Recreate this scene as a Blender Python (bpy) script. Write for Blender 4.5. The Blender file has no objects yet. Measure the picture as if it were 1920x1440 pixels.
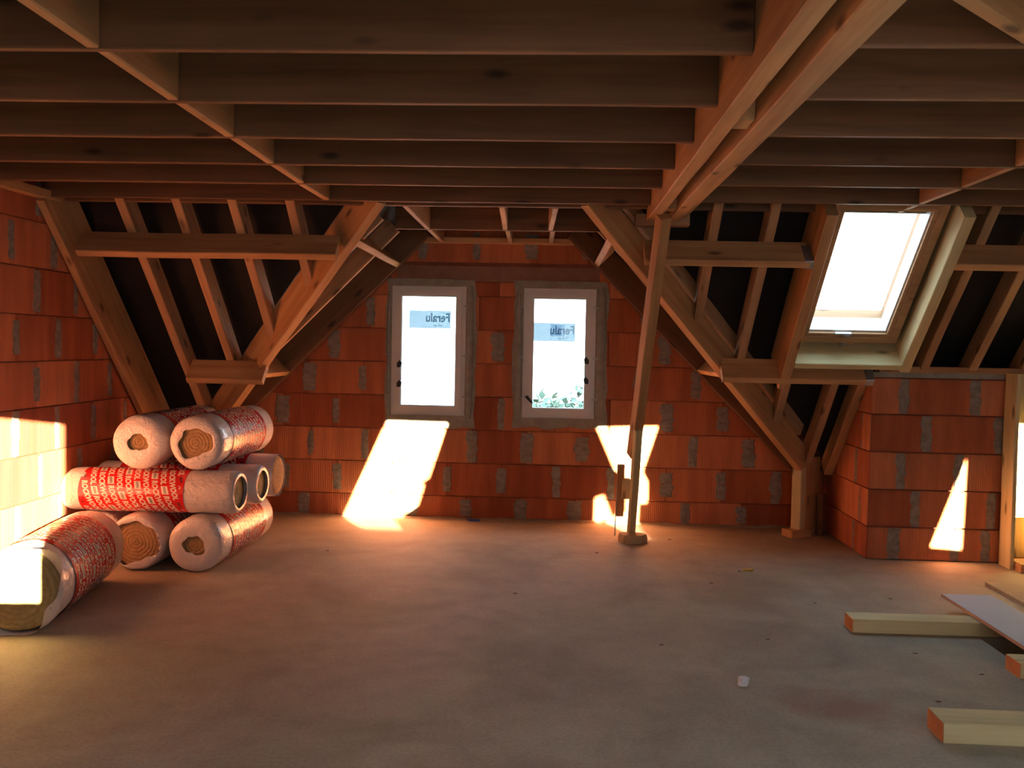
import bpy, bmesh, math, random
from mathutils import Vector, Matrix, noise
from mathutils.geometry import tessellate_polygon
random.seed(7)
SC = bpy.context.scene
COL = SC.collection
H = 1.5                    # eye height above the chipboard floor

# ------------------------------------------------------------------ camera, sky, sun, exposure
F_PX = 1742.0
cam_d = bpy.data.cameras.new('camera'); cam = bpy.data.objects.new('camera', cam_d); COL.objects.link(cam)
cam_d.sensor_fit = 'HORIZONTAL'; cam_d.sensor_width = 36.0; cam_d.lens = 36.0 * F_PX / 1920.0
cam_d.clip_start = .05; cam_d.clip_end = 500
yc = Vector((78, 68, -F_PX)).normalized()
xc = Vector((1, -.02, 0)); xc = (xc - xc.dot(yc) * yc).normalized()
zc = xc.cross(yc)
cam.matrix_world = Matrix((xc, yc, zc)).to_4x4()
cam.location = (0, 0, H)
SC.camera = cam
SC.view_settings.view_transform = 'Standard'; SC.view_settings.look = 'None'
SC.view_settings.exposure = 0.0; SC.view_settings.gamma = 1.0
SC.view_settings.use_curve_mapping = False

SUN = Vector((-.45, 1.0, -.137)).normalized()
sun_d = bpy.data.lights.new('sun', 'SUN'); sun_d.energy = 135.0; sun_d.color = (1.0, .77, .50); sun_d.angle = math.radians(.22)
sun = bpy.data.objects.new('sun', sun_d); COL.objects.link(sun)
sun.rotation_euler = SUN.to_track_quat('-Z', 'Y').to_euler(); sun.location = (4, -9, 4)

W = bpy.data.worlds.new('evening_sky'); SC.world = W; W.use_nodes = True
nt = W.node_tree; nt.nodes.clear()
out = nt.nodes.new('ShaderNodeOutputWorld'); bg = nt.nodes.new('ShaderNodeBackground')
tc = nt.nodes.new('ShaderNodeTexCoord'); sp = nt.nodes.new('ShaderNodeSeparateXYZ'); rp = nt.nodes.new('ShaderNodeValToRGB')
rp.color_ramp.elements[0].position = 0.0; rp.color_ramp.elements[0].color = (.93, .97, 1, 1)
rp.color_ramp.elements[1].position = .8; rp.color_ramp.elements[1].color = (.62, .82, 1, 1)
nt.links.new(tc.outputs['Generated'], sp.inputs[0]); nt.links.new(sp.outputs[2], rp.inputs[0])
nt.links.new(rp.outputs[0], bg.inputs[0]); bg.inputs[1].default_value = 9.0
nt.links.new(bg.outputs[0], out.inputs[0])

def portal(name, loc, direction, sx, sy):
    d = bpy.data.lights.new(name, 'AREA'); d.shape = 'RECTANGLE'; d.size = sx; d.size_y = sy
    d.cycles.is_portal = True
    o = bpy.data.objects.new(name, d); COL.objects.link(o); o.location = loc
    o.rotation_euler = Vector(direction).to_track_quat('-Z', 'Y').to_euler()

# ------------------------------------------------------------------ materials
def newmat(name):
    m = bpy.data.materials.new(name); m.use_nodes = True
    n = m.node_tree; b = n.nodes['Principled BSDF']
    return m, n, b
def node(n, t, **kw):
    x = n.nodes.new(t)
    for k, v in kw.items():
        if k in ('op',): x.operation = v
        else: x.inputs[k].default_value = v
    return x
def coords(n, scale, rnd=True):
    tc = n.nodes.new('ShaderNodeTexCoord'); mp = n.nodes.new('ShaderNodeMapping'); mp.inputs['Scale'].default_value = scale
    n.links.new(tc.outputs['Object'], mp.inputs[0])
    if rnd:
        oi = n.nodes.new('ShaderNodeObjectInfo'); mu = node(n, 'ShaderNodeMath', op='MULTIPLY'); mu.inputs[1].default_value = 37.0
        n.links.new(oi.outputs['Random'], mu.inputs[0]); n.links.new(mu.outputs[0], mp.inputs['Location'])
    return mp
def ramp(n, src, stops):
    r = n.nodes.new('ShaderNodeValToRGB'); e = r.color_ramp.elements
    e[0].position, e[0].color = stops[0][0], (*stops[0][1], 1)
    e[1].position, e[1].color = stops[-1][0], (*stops[-1][1], 1)
    for p, c in stops[1:-1]:
        x = e.new(p); x.color = (*c, 1)
    n.links.new(src, r.inputs[0]); return r
def mixc(n, a, b, fac, mode='MIX'):
    m = n.nodes.new('ShaderNodeMix'); m.data_type = 'RGBA'; m.blend_type = mode
    for s, k in ((fac, 0), (a, 6), (b, 7)):
        if hasattr(s, 'is_output'): n.links.new(s, m.inputs[k])
        else: m.inputs[k].default_value = s if k == 0 else (*s, 1)
    return m.outputs[2]
def bump(n, b, h, strength, dist=.01):
    x = n.nodes.new('ShaderNodeBump'); x.inputs['Strength'].default_value = strength; x.inputs['Distance'].default_value = dist
    n.links.new(h, x.inputs['Height']); n.links.new(x.outputs[0], b.inputs['Normal'])

def wood(name, dark, mid, light, knots=True, rough=.65):
    m, n, b = newmat(name)
    mp = coords(n, (1.2, 22, 22))
    ns = node(n, 'ShaderNodeTexNoise', Scale=1.0, Detail=5.0, Roughness=.6, Distortion=.4); n.links.new(mp.outputs[0], ns.inputs[0])
    r = ramp(n, ns.outputs[0], [(.28, dark), (.5, mid), (.75, light)])
    mp2 = coords(n, (1.0, 1.6, 1.6))
    n2 = node(n, 'ShaderNodeTexNoise', Scale=1.4, Detail=2.0); n.links.new(mp2.outputs[0], n2.inputs[0])
    r2 = ramp(n, n2.outputs[0], [(.3, (.72, .72, .72)), (.7, (1.12, 1.12, 1.12))])
    c = mixc(n, r.outputs[0], r2.outputs[0], 1.0, 'MULTIPLY')
    if knots:
        mp3 = coords(n, (2.6, 7, 7))
        v = node(n, 'ShaderNodeTexVoronoi', Scale=1.0, Randomness=1.0); n.links.new(mp3.outputs[0], v.inputs[0])
        kr = ramp(n, v.outputs['Distance'], [(.07, (1, 1, 1)), (.17, (0, 0, 0))])
        c = mixc(n, c, tuple(x * .35 for x in dark), kr.outputs[0])
    oi = n.nodes.new('ShaderNodeObjectInfo'); vr = ramp(n, oi.outputs['Random'], [(0, (.86, .82, .78)), (1, (1.08, 1.08, 1.08))])
    c = mixc(n, c, vr.outputs[0], 1.0, 'MULTIPLY')
    n.links.new(c, b.inputs['Base Color']); b.inputs['Roughness'].default_value = rough
    bump(n, b, ns.outputs[0], .25, .004)
    return m
WOOD = wood('sawn_spruce', (.46, .24, .10), (.60, .34, .15), (.70, .43, .21))
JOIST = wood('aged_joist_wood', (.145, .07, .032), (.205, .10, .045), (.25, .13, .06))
RAFT = wood('rafter_wood', (.40, .22, .11), (.52, .30, .15), (.60, .37, .20))
PALE = wood('pale_and_lit_spruce', (.62, .52, .26), (.72, .63, .34), (.78, .70, .42))
ENDG = wood('orange_end_grain', (.5, .18, .05), (.62, .25, .08), (.68, .3, .1), knots=False)

def brickmat(name, cols):
    m, n, b = newmat(name)
    oi = n.nodes.new('ShaderNodeObjectInfo'); r = ramp(n, oi.outputs['Random'], cols); r.color_ramp.interpolation = 'LINEAR'
    mp = coords(n, (9, 9, 1.2))
    ns = node(n, 'ShaderNodeTexNoise', Scale=1.0, Detail=3.0); n.links.new(mp.outputs[0], ns.inputs[0])
    r2 = ramp(n, ns.outputs[0], [(.3, (.78, .74, .72)), (.7, (1.15, 1.15, 1.1))])
    c = mixc(n, r.outputs[0], r2.outputs[0], 1.0, 'MULTIPLY')
    # fine upright grooves of a hollow clay block
    tc = n.nodes.new('ShaderNodeTexCoord'); sx = n.nodes.new('ShaderNodeSeparateXYZ'); n.links.new(tc.outputs['Object'], sx.inputs[0])
    ad = node(n, 'ShaderNodeMath', op='ADD'); n.links.new(sx.outputs[0], ad.inputs[0]); n.links.new(sx.outputs[1], ad.inputs[1])
    mu = node(n, 'ShaderNodeMath', op='MULTIPLY'); n.links.new(ad.outputs[0], mu.inputs[0]); mu.inputs[1].default_value = 380.0
    si = node(n, 'ShaderNodeMath', op='SINE'); n.links.new(mu.outputs[0], si.inputs[0])
    gr = ramp(n, si.outputs[0], [(0, (.9, .88, .86)), (.5, (1.02, 1.02, 1.02))])
    c = mixc(n, c, gr.outputs[0], 1.0, 'MULTIPLY')
    n.links.new(c, b.inputs['Base Color']); b.inputs['Roughness'].default_value = .88
    bump(n, b, si.outputs[0], .5, .002)
    return m
BRICK = brickmat('terracotta_block', [(0, (.37, .10, .045)), (.25, (.50, .155, .07)), (.7, (.62, .225, .105)), (1, (.66, .26, .125))])

def rough(name, a, b_, scale, r=.85, bs=.4, bd=.01):
    m, n, b = newmat(name)
    mp = coords(n, (scale,) * 3)
    ns = node(n, 'ShaderNodeTexNoise', Scale=1.0, Detail=6.0, Roughness=.65); n.links.new(mp.outputs[0], ns.inputs[0])
    c = ramp(n, ns.outputs[0], [(.3, a), (.7, b_)])
    n.links.new(c.outputs[0], b.inputs['Base Color']); b.inputs['Roughness'].default_value = r
    if bs: bump(n, b, ns.outputs[0], bs, bd)
    return m
MORTAR = rough('grey_mortar', (.20, .18, .155), (.38, .345, .295), 22, .95, .9, .02)
CEMENT = rough('cement_render', (.25, .25, .21), (.38, .38, .33), 14, .9, .6, .01)
BACKING = rough('dark_joint', (.20, .075, .045), (.28, .11, .065), 8, .95, 0)
MEMB = rough('black_roofing_felt_and_well_dark', (.0035, .004, .005), (.0075, .008, .009), 5, .75, .3, .01)
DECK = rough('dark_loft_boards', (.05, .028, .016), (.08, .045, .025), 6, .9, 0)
PVC = rough('white_window_frame', (.66, .69, .68), (.74, .77, .75), 3, .35, 0)
METAL = rough('galvanised_steel', (.30, .33, .36), (.42, .45, .48), 30, .4, 0)
for s in (METAL,): s.node_tree.nodes['Principled BSDF'].inputs['Metallic'].default_value = .7
BLACK = rough('black_plastic', (.012, .012, .013), (.02, .02, .02), 10, .5, 0)
WHITE = rough('white_melamine', (.50, .56, .66), (.56, .62, .72), 4, .6, 0)
PINKEDGE = rough('raw_board_edge', (.5, .3, .2), (.6, .38, .27), 20, .8, 0)
CHIP = rough('chipboard_sheet', (.42, .33, .21), (.54, .43, .28), 60, .85, .2, .003)
PAPER = rough('white_foam_scrap', (.7, .72, .75), (.8, .82, .85), 30, .8, .3, .003)
BLUE = rough('blue_plastic', (.04, .10, .45), (.06, .14, .55), 30, .4, 0)
YELW = rough('yellow_offcut', (.6, .42, .08), (.7, .5, .12), 30, .7, 0)
LEAF = rough('hedge_leaves', (.05, .10, .07), (.10, .19, .14), 3, .7, 0)
BARK = rough('bark', (.10, .07, .05), (.18, .13, .09), 10, .9, .5, .02)
GROUND = rough('pale_ground', (.42, .42, .38), (.52, .52, .47), .3, .95, 0)

def floormat():
    m, n, b = newmat('dusty_chipboard_floor')
    tc = n.nodes.new('ShaderNodeTexCoord')
    def nz(sc, det=5., dist=0.):
        x = node(n, 'ShaderNodeTexNoise', Scale=sc, Detail=det, Roughness=.6, Distortion=dist); n.links.new(tc.outputs['Object'], x.inputs[0]); return x
    a = nz(60., 4.); big = nz(1.3, 4., .6); mid = nz(6., 5.)
    c = ramp(n, a.outputs[0], [(.3, (.345, .30, .22)), (.7, (.44, .39, .295))]).outputs[0]
    r = ramp(n, big.outputs[0], [(.32, (.80, .76, .74)), (.62, (1.08, 1.07, 1.06))])
    c = mixc(n, c, r.outputs[0], 1., 'MULTIPLY')
    r = ramp(n, mid.outputs[0], [(.3, (.9, .9, .9)), (.7, (1.06, 1.06, 1.06))])
    c = mixc(n, c, r.outputs[0], 1., 'MULTIPLY')
    # brick dust trodden in near the stair opening
    def blob(cx, cy, sx, sy, rot, colour, lo, hi, amt):
        nonlocal c
        mp = n.nodes.new('ShaderNodeMapping'); mp.vector_type = 'TEXTURE'
        mp.inputs['Location'].default_value = (cx, cy, 0); mp.inputs['Scale'].default_value = (sx, sy, 1); mp.inputs['Rotation'].default_value = (0, 0, rot)
        n.links.new(tc.outputs['Object'], mp.inputs[0])
        ln = node(n, 'ShaderNodeVectorMath', op='LENGTH'); n.links.new(mp.outputs[0], ln.inputs[0])
        ad = node(n, 'ShaderNodeMath', op='ADD'); n.links.new(ln.outputs['Value'], ad.inputs[0])
        nn = nz(5., 4., .5); mu = node(n, 'ShaderNodeMath', op='MULTIPLY'); n.links.new(nn.outputs[0], mu.inputs[0]); mu.inputs[1].default_value = .9
        n.links.new(mu.outputs[0], ad.inputs[1])
        rr = ramp(n, ad.outputs[0], [(lo, (amt,) * 3), (hi, (0, 0, 0))])
        c = mixc(n, c, colour, rr.outputs[0])
    blob(1.25, 3.95, .62, .42, -.5, (.27, .10, .06), .55, 1.45, .6)
    blob(-.3, 3.2, 1.6, .35, .1, (.30, .15, .10), .5, 1.5, .3)
    blob(2.5, 6.6, .9, .2, 0, (.5, .36, .2), .5, 1.5, .4)
    sc = nz(140., 2.); rr = ramp(n, sc.outputs[0], [(.70, (0, 0, 0)), (.74, (.6, .6, .6))]); c = mixc(n, c, (.12, .07, .05), rr.outputs[0])
    n.links.new(c, b.inputs['Base Color']); b.inputs['Roughness'].default_value = .72
    bump(n, b, a.outputs[0], .12, .003)
    return m
FLOOR = floormat()

def glassmat(name, tint, gloss=.06):
    m = bpy.data.materials.new(name); m.use_nodes = True; n = m.node_tree; n.nodes.clear()
    o = n.nodes.new('ShaderNodeOutputMaterial'); mx = n.nodes.new('ShaderNodeMixShader'); mx.inputs[0].default_value = gloss
    t = n.nodes.new('ShaderNodeBsdfTransparent'); t.inputs[0].default_value = (*tint, 1)
    g = n.nodes.new('ShaderNodeBsdfGlossy'); g.inputs['Roughness'].default_value = .03
    n.links.new(t.outputs[0], mx.inputs[1]); n.links.new(g.outputs[0], mx.inputs[2]); n.links.new(mx.outputs[0], o.inputs[0])
    return m
GLASS = glassmat('window_glass', (.95, .98, .98))
FILM = glassmat('pale_blue_sticker_film', (.27, .32, .355), .004)
INK = glassmat('dark_sticker_ink', (.22, .30, .36), .02)
SCRAP = glassmat('clear_blue_tape', (.72, .80, .86), .01)

def plastic(name, col, r=.28, br=3.0, bs=.5):
    m, n, b = newmat(name)
    mp = coords(n, (6, 9, 9))
    ns = node(n, 'ShaderNodeTexNoise', Scale=br, Detail=3.0, Distortion=1.2); n.links.new(mp.outputs[0], ns.inputs[0])
    b.inputs['Base Color'].default_value = (*col, 1); b.inputs['Roughness'].default_value = r
    b.inputs['Coat Weight'].default_value = .4; b.inputs['Coat Roughness'].default_value = .12
    bump(n, b, ns.outputs[0], bs, .02)
    return m
WRAP = plastic('white_shrink_film', (.74, .70, .68))
CLEARW = plastic('silvery_clear_film', (.56, .53, .54), .2)
RED = plastic('red_printed_film', (.66, .018, .02), .25, 2.0, .25)
CREAM = plastic('cream_print', (.86, .78, .66), .3, 2.0, .1)
BLKINK = plastic('black_print', (.04, .03, .03), .4)
def woolmat(name, a, bcol):
    m, n, b = newmat(name)
    tc = n.nodes.new('ShaderNodeTexCoord'); sx = n.nodes.new('ShaderNodeSeparateXYZ'); n.links.new(tc.outputs['Object'], sx.inputs[0])
    cb = n.nodes.new('ShaderNodeCombineXYZ'); n.links.new(sx.outputs[1], cb.inputs[0]); n.links.new(sx.outputs[2], cb.inputs[1])
    w = n.nodes.new('ShaderNodeTexWave'); w.wave_type = 'RINGS'; w.rings_direction = 'Z'
    w.inputs['Scale'].default_value = 14; w.inputs['Distortion'].default_value = 3.5; w.inputs['Detail'].default_value = 3; n.links.new(cb.outputs[0], w.inputs[0])
    ns = node(n, 'ShaderNodeTexNoise', Scale=45., Detail=5.); n.links.new(tc.outputs['Object'], ns.inputs[0])
    c = ramp(n, w.outputs[0], [(0, a), (1, bcol)]).outputs[0]
    r2 = ramp(n, ns.outputs[0], [(.3, (.8, .78, .75)), (.7, (1.1, 1.1, 1.1))]); c = mixc(n, c, r2.outputs[0], 1., 'MULTIPLY')
    n.links.new(c, b.inputs['Base Color']); b.inputs['Roughness'].default_value = .95
    ad = node(n, 'ShaderNodeMath', op='ADD'); n.links.new(w.outputs[0], ad.inputs[0]); n.links.new(ns.outputs[0], ad.inputs[1])
    bump(n, b, ad.outputs[0], .4, .008)
    return m
WOOL = woolmat('mineral_wool_brown', (.40, .255, .12), (.48, .32, .155))
WOOLG = woolmat('mineral_wool_olive', (.37, .30, .14), (.42, .345, .17))

# ------------------------------------------------------------------ helpers
def link(name, me, m=None, parent=None, loc=None, mw=None):
    o = bpy.data.objects.new(name, me); COL.objects.link(o)
    if m is not None and me is not None and not me.materials:
        me.materials.append(m)
    if parent is not None: o.parent = parent
    if mw is not None: o.matrix_local = mw
    if loc is not None: o.location = loc
    return o
def tag(o, label=None, cat=None, group=None, kind=None):
    for k, v in (('label', label), ('category', cat), ('group', group), ('kind', kind)):
        if v: o[k] = v
    return o
def empty(name, loc=(0, 0, 0), rz=0):
    o = bpy.data.objects.new(name, None); COL.objects.link(o); o.location = loc; o.rotation_euler = (0, 0, rz); o.empty_display_size = .1
    return o
def mesh(name, vs, fs):
    me = bpy.data.meshes.new(name); me.from_pydata([tuple(v) for v in vs], [], fs)
    bm = bmesh.new(); bm.from_mesh(me); bmesh.ops.recalc_face_normals(bm, faces=bm.faces); bm.to_mesh(me); bm.free()
    me.update(); return me
BOXF = [(0, 1, 2, 3), (7, 6, 5, 4), (0, 4, 5, 1), (1, 5, 6, 2), (2, 6, 7, 3), (3, 7, 4, 0)]
def boxmesh(name, a, b, bev=0.0):
    (x0, y0, z0), (x1, y1, z1) = a, b
    vs = [(x0, y0, z0), (x1, y0, z0), (x1, y1, z0), (x0, y1, z0), (x0, y0, z1), (x1, y0, z1), (x1, y1, z1), (x0, y1, z1)]
    me = mesh(name, vs, BOXF)
    if bev:
        bm = bmesh.new(); bm.from_mesh(me); bmesh.ops.bevel(bm, geom=bm.edges[:], offset=bev, segments=1, affect='EDGES', profile=.5); bm.to_mesh(me); bm.free()
    return me
def box(name, a, b, m, parent=None, bev=0.0):
    return link(name, boxmesh(name, a, b, bev), m, parent)
def boxes(name, lst, m, parent=None):
    vs = []; fs = []
    for (x0, y0, z0), (x1, y1, z1) in lst:
        k = len(vs)
        vs += [(x0, y0, z0), (x1, y0, z0), (x1, y1, z0), (x0, y1, z0), (x0, y0, z1), (x1, y0, z1), (x1, y1, z1), (x0, y1, z1)]
        fs += [tuple(i + k for i in f) for f in BOXF]
    return link(name, mesh(name, vs, fs), m, parent)
def beam(name, p0, p1, w, d, m, up=(0, 0, 1), parent=None, anchor=0.0, wob=.003, roll=0.0):
    """sawn timber from p0 to p1; w across, d along `up`; anchor -1: the line is its lower face, 0 centre"""
    p0, p1 = Vector(p0), Vector(p1); ax = (p1 - p0); L = ax.length; ax.normalize()
    side = ax.cross(Vector(up)).normalized(); u = side.cross(ax).normalized()
    if roll:
        q = Matrix.Rotation(roll, 3, ax); side = q @ side; u = q @ u
    z0 = 0 if anchor == -1 else (-d if anchor == 1 else -d / 2)
    n = max(1, int(L / .45)); vs = []; fs = []; c = min(.005, w * .12)
    prof = [(-w / 2 + c, z0), (w / 2 - c, z0), (w / 2, z0 + c), (w / 2, z0 + d - c), (w / 2 - c, z0 + d), (-w / 2 + c, z0 + d), (-w / 2, z0 + d - c), (-w / 2, z0 + c)]
    for i in range(n + 1):
        jx = random.uniform(-wob, wob); jz = random.uniform(-wob, wob) * .6
        for a, b in prof: vs.append((L * i / n, a + jx, b + jz))
    for i in range(n):
        for k in range(8):
            fs.append((i * 8 + k, i * 8 + (k + 1) % 8, (i + 1) * 8 + (k + 1) % 8, (i + 1) * 8 + k))
    fs.append(tuple(range(8))); fs.append(tuple(n * 8 + k for k in range(7, -1, -1)))
    mw = Matrix((ax, side, u)).transposed().to_4x4(); mw.translation = p0
    if parent is not None: mw = parent.matrix_basis.inverted() @ mw
    return link(name, mesh(name, vs, fs), m, parent, mw=mw)
def polyslab(name, pts, tofn, thick, m, parent=None, holes=()):
    """flat outline (list of 2D) with holes, extruded: tofn(u, v, t) -> 3D"""
    loops = [list(pts)] + [list(h) for h in holes]
    v3 = [[Vector((u, v, 0)) for u, v in l] for l in loops]
    tris = tessellate_polygon(v3); flat = [p for l in loops for p in l]; N = len(flat)
    vs = [tofn(u, v, 0) for u, v in flat] + [tofn(u, v, thick) for u, v in flat]
    fs = [tuple(t) for t in tris] + [tuple(i + N for i in reversed(t)) for t in tris]
    k = 0
    for l in loops:
        for i in range(len(l)):
            j = (i + 1) % len(l); fs.append((k + i, k + j, k + j + N, k + i + N))
        k += len(l)
    return link(name, mesh(name, vs, fs), m, parent)
def clip(poly, a, b, c):
    """keep a*u + b*v <= c"""
    outp = []
    for i, p in enumerate(poly):
        q = poly[(i + 1) % len(poly)]; dp = a * p[0] + b * p[1] - c; dq = a * q[0] + b * q[1] - c
        if dp <= 0: outp.append(p)
        if dp * dq < 0:
            t = dp / (dp - dq); outp.append((p[0] + (q[0] - p[0]) * t, p[1] + (q[1] - p[1]) * t))
    return outp
def area(p):
    return abs(sum(p[i][0] * p[(i + 1) % len(p)][1] - p[(i + 1) % len(p)][0] * p[i][1] for i in range(len(p)))) / 2

# ------------------------------------------------------------------ measures of the attic
K = 6.72                         # inner face of the rafters: (z - H) + y = K
KI = 6.437                       # inner face of the purlins
KV = 6.64                        # lower edge of the valley beams
VR, VL = 5.60, 4.72              # valleys in plan: y = VR + x on the right, y = VL - x on the left
KM = 7.04                        # roofing felt
CEIL = 2.376                     # underside of the joists
LW, BACK, GAB, KNEE, RET, RW = -3.22, -3.0, 8.0, 6.86, 2.32, 9.0
S2 = math.sqrt(.5)
NOUT = Vector((0, S2, S2))

# ------------------------------------------------------------------ setting: floor, walls, roof
SX0, SX1, SY0, SY1 = 2.30, 3.6, 3.95, 5.0          # stair opening
fl = polyslab('floor', [(LW - .2, BACK - .2), (RW + .2, BACK - .2), (RW + .2, GAB + .2), (LW - .2, GAB + .2)],
              lambda u, v, t: (u, v, -t), .16, FLOOR, holes=[[(SX0, SY0), (SX0, SY1), (SX1, SY1), (SX1, SY0)]])
tag(fl, kind='structure')
well = boxes('trim_1', [((SX0 - .03, SY0 - .03, -1.4), (SX0, SY1 + .03, -.162)), ((SX1, SY0 - .03, -1.4), (SX1 + .03, SY1 + .03, -.162)),
                        ((SX0, SY0 - .03, -1.4), (SX1, SY0, -.162)), ((SX0, SY1, -1.4), (SX1, SY1 + .03, -.162)), ((SX0, SY0, -1.43), (SX1, SY1, -1.4))], MEMB)  # black colour stands in for the dark inside the opening
tag(well, 'stair opening below the loose boards, coloured black for the dark inside', kind='structure')

def place_brick_wall(parent, u0, u1, zs, conv, rects, tofn, offs=.0, length=.475, proud=.016, mort=True):
    """blocks and smeared mortar joints; tofn(u, v, t): t towards the room"""
    cache = {}
    for r, (za, zb) in enumerate(zs):
        u = u0 - length + ((r % 2) * length * .5 + offs + random.uniform(-.03, .03)) % length
        while u < u1:
            g = .0025; ln = length + random.uniform(-.012, .012)
            cells = [(max(u + g, u0), za + g, min(u + ln - g, u1), zb - g)]
            for (ra, rb, rc, rd) in rects:
                nx = []
                for (a, b, c, d) in cells:
                    if c <= ra or a >= rc or d <= rb or b >= rd: nx.append((a, b, c, d)); continue
                    if a < ra: nx.append((a, b, ra, d))
                    if c > rc: nx.append((rc, b, c, d))
                    ma, mc = max(a, ra), min(c, rc)
                    if b < rb: nx.append((ma, b, mc, rb))
                    if d > rd: nx.append((ma, rd, mc, d))
                cells = nx
            for (a, b, c, d) in cells:
                if c - a < .03 or d - b < .03: continue
                p = [(a, b), (c, b), (c, d), (a, d)]
                for h in conv: p = clip(p, *h)
                if len(p) < 3 or area(p) < .002: continue
                cu = sum(x for x, _ in p) / len(p); cv = sum(y for _, y in p) / len(p)
                key = tuple((round(x - cu, 3), round(y - cv, 3)) for x, y in p)
                pr = proud + random.uniform(-.003, .004)
                if key not in cache:
                    N = len(p); e = .004
                    q = [(x - cu, y - cv) for x, y in p]
                    qs = [(x * (1 - e / max(abs(x), .02)), y * (1 - e / max(abs(y), .02))) for x, y in q]
                    O = Vector(tofn(0, 0, 0))
                    vs = [Vector(tofn(x, y, -.02)) - O for x, y in q] + [Vector(tofn(x, y, pr - .003)) - O for x, y in q] + [Vector(tofn(x, y, pr)) - O for x, y in qs]
                    fs = [tuple(range(N)), tuple(2 * N + i for i in range(N))]
                    for i in range(N):
                        j = (i + 1) % N
                        fs.append((i, j, N + j, N + i)); fs.append((N + i, N + j, 2 * N + j, 2 * N + i))
                    cache[key] = mesh('brick', vs, fs); cache[key].materials.append(BRICK)
                link('brick', cache[key], None, parent, loc=Vector(tofn(cu, cv, 0)) - parent.location)
            # mortar smeared over the upright joint at u
            if mort:
                zc_ = (za + zb) / 2; hh = (zb - za)
                ok = u0 + .03 < u < u1 - .03 and all(a * u + b * (zc_) <= c - .06 for a, b, c in conv)
                ok = ok and not any(ra - .1 < u < rc + .1 and rb - .15 < zc_ < rd + .12 for ra, rb, rc, rd in rects)
                if ok:
                    me = random.choice(MORTM[tofn.__name__])
                    o = link('mortar_joint', me, None, parent, loc=Vector(tofn(u, zc_, proud)) - parent.location)
                    sz = hh / .285 * random.uniform(.75, 1.02)
                    sc = (random.uniform(.9, 1.9), 1, sz) if tofn.__name__ in ('f_far',) else (1, random.uniform(.75, 1.2), sz)
                    o.scale = sc
            u += ln
def f_far(u, v, t): return (u, GAB - t, v)
def f_left(u, v, t): return (LW + t, u, v)
def mortar_mesh(fn, seed):
    rnd = random.Random(seed); n = 7; L_, R_ = [], []
    for i in range(n + 1):
        z = -.135 + .27 * i / n; e = .86 if i in (0, n) else 1
        L_.append((-(.034 + rnd.uniform(-.008, .012)) * e, z)); R_.append(((.034 + rnd.uniform(-.008, .012)) * e, z))
    O = Vector(fn(0, 0, 0)); vs = []
    for (a, z), (b, _) in zip(L_, R_):
        m_ = rnd.uniform(.3, .7)
        vs += [Vector(fn(a, z, -.004)) - O, Vector(fn(a * .8, z, .004)) - O, Vector(fn(a + (b - a) * m_, z, rnd.uniform(.005, .012))) - O, Vector(fn(b * .8, z, .004)) - O, Vector(fn(b, z, -.004)) - O]
    fs = []
    for i in range(n):
        for k in range(4): fs.append((i * 5 + k, i * 5 + k + 1, i * 5 + k + 6, i * 5 + k + 5))
    me = mesh('mortar_joint', vs, fs); me.materials.append(MORTAR); return me
MORTM = {'f_far': [mortar_mesh(f_far, s) for s in range(5)], 'f_left': [mortar_mesh(f_left, s + 9) for s in range(5)]}
COURSES = [(0, .20)] + [(.20 + .288 * i, .20 + .288 * (i + 1)) for i in range(9)]

# window openings in the gable wall (frame outer edges)
WINS = [(-1.40, .893, -.758, 2.008), (-.262, .893, .357, 2.005)]
wf = polyslab('wall_far', [(LW - .2, -.1), (2.6, -.1), (2.6, .6), (.45, 2.75), (-1.25, 2.75), (-3.45, .75)],
              lambda u, v, t: (u, GAB + t, v), .24, BACKING, holes=[[(a, b), (c, b), (c, d), (a, d)] for a, b, c, d in WINS])
tag(wf, kind='structure')
gconv = [(1, 1, 2.86), (-1, 1, 3.84), (0, 1, 2.55)]
brects = [(a - .035, b - .07, c + .06, d + .045) for a, b, c, d in WINS] + [(-1.36, 2.05, .38, 2.19)]
place_brick_wall(wf, LW + .02, RET - .01, COURSES, gconv, brects, f_far, offs=.14)
tag(box('lintel', (-1.36, GAB - .012, 2.055), (.38, GAB, 2.185), rough('rendered_lintel', (.24, .13, .09), (.32, .19, .13), 9, .9, .5, .01), wf), 'grey brown rendered lintel')
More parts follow.
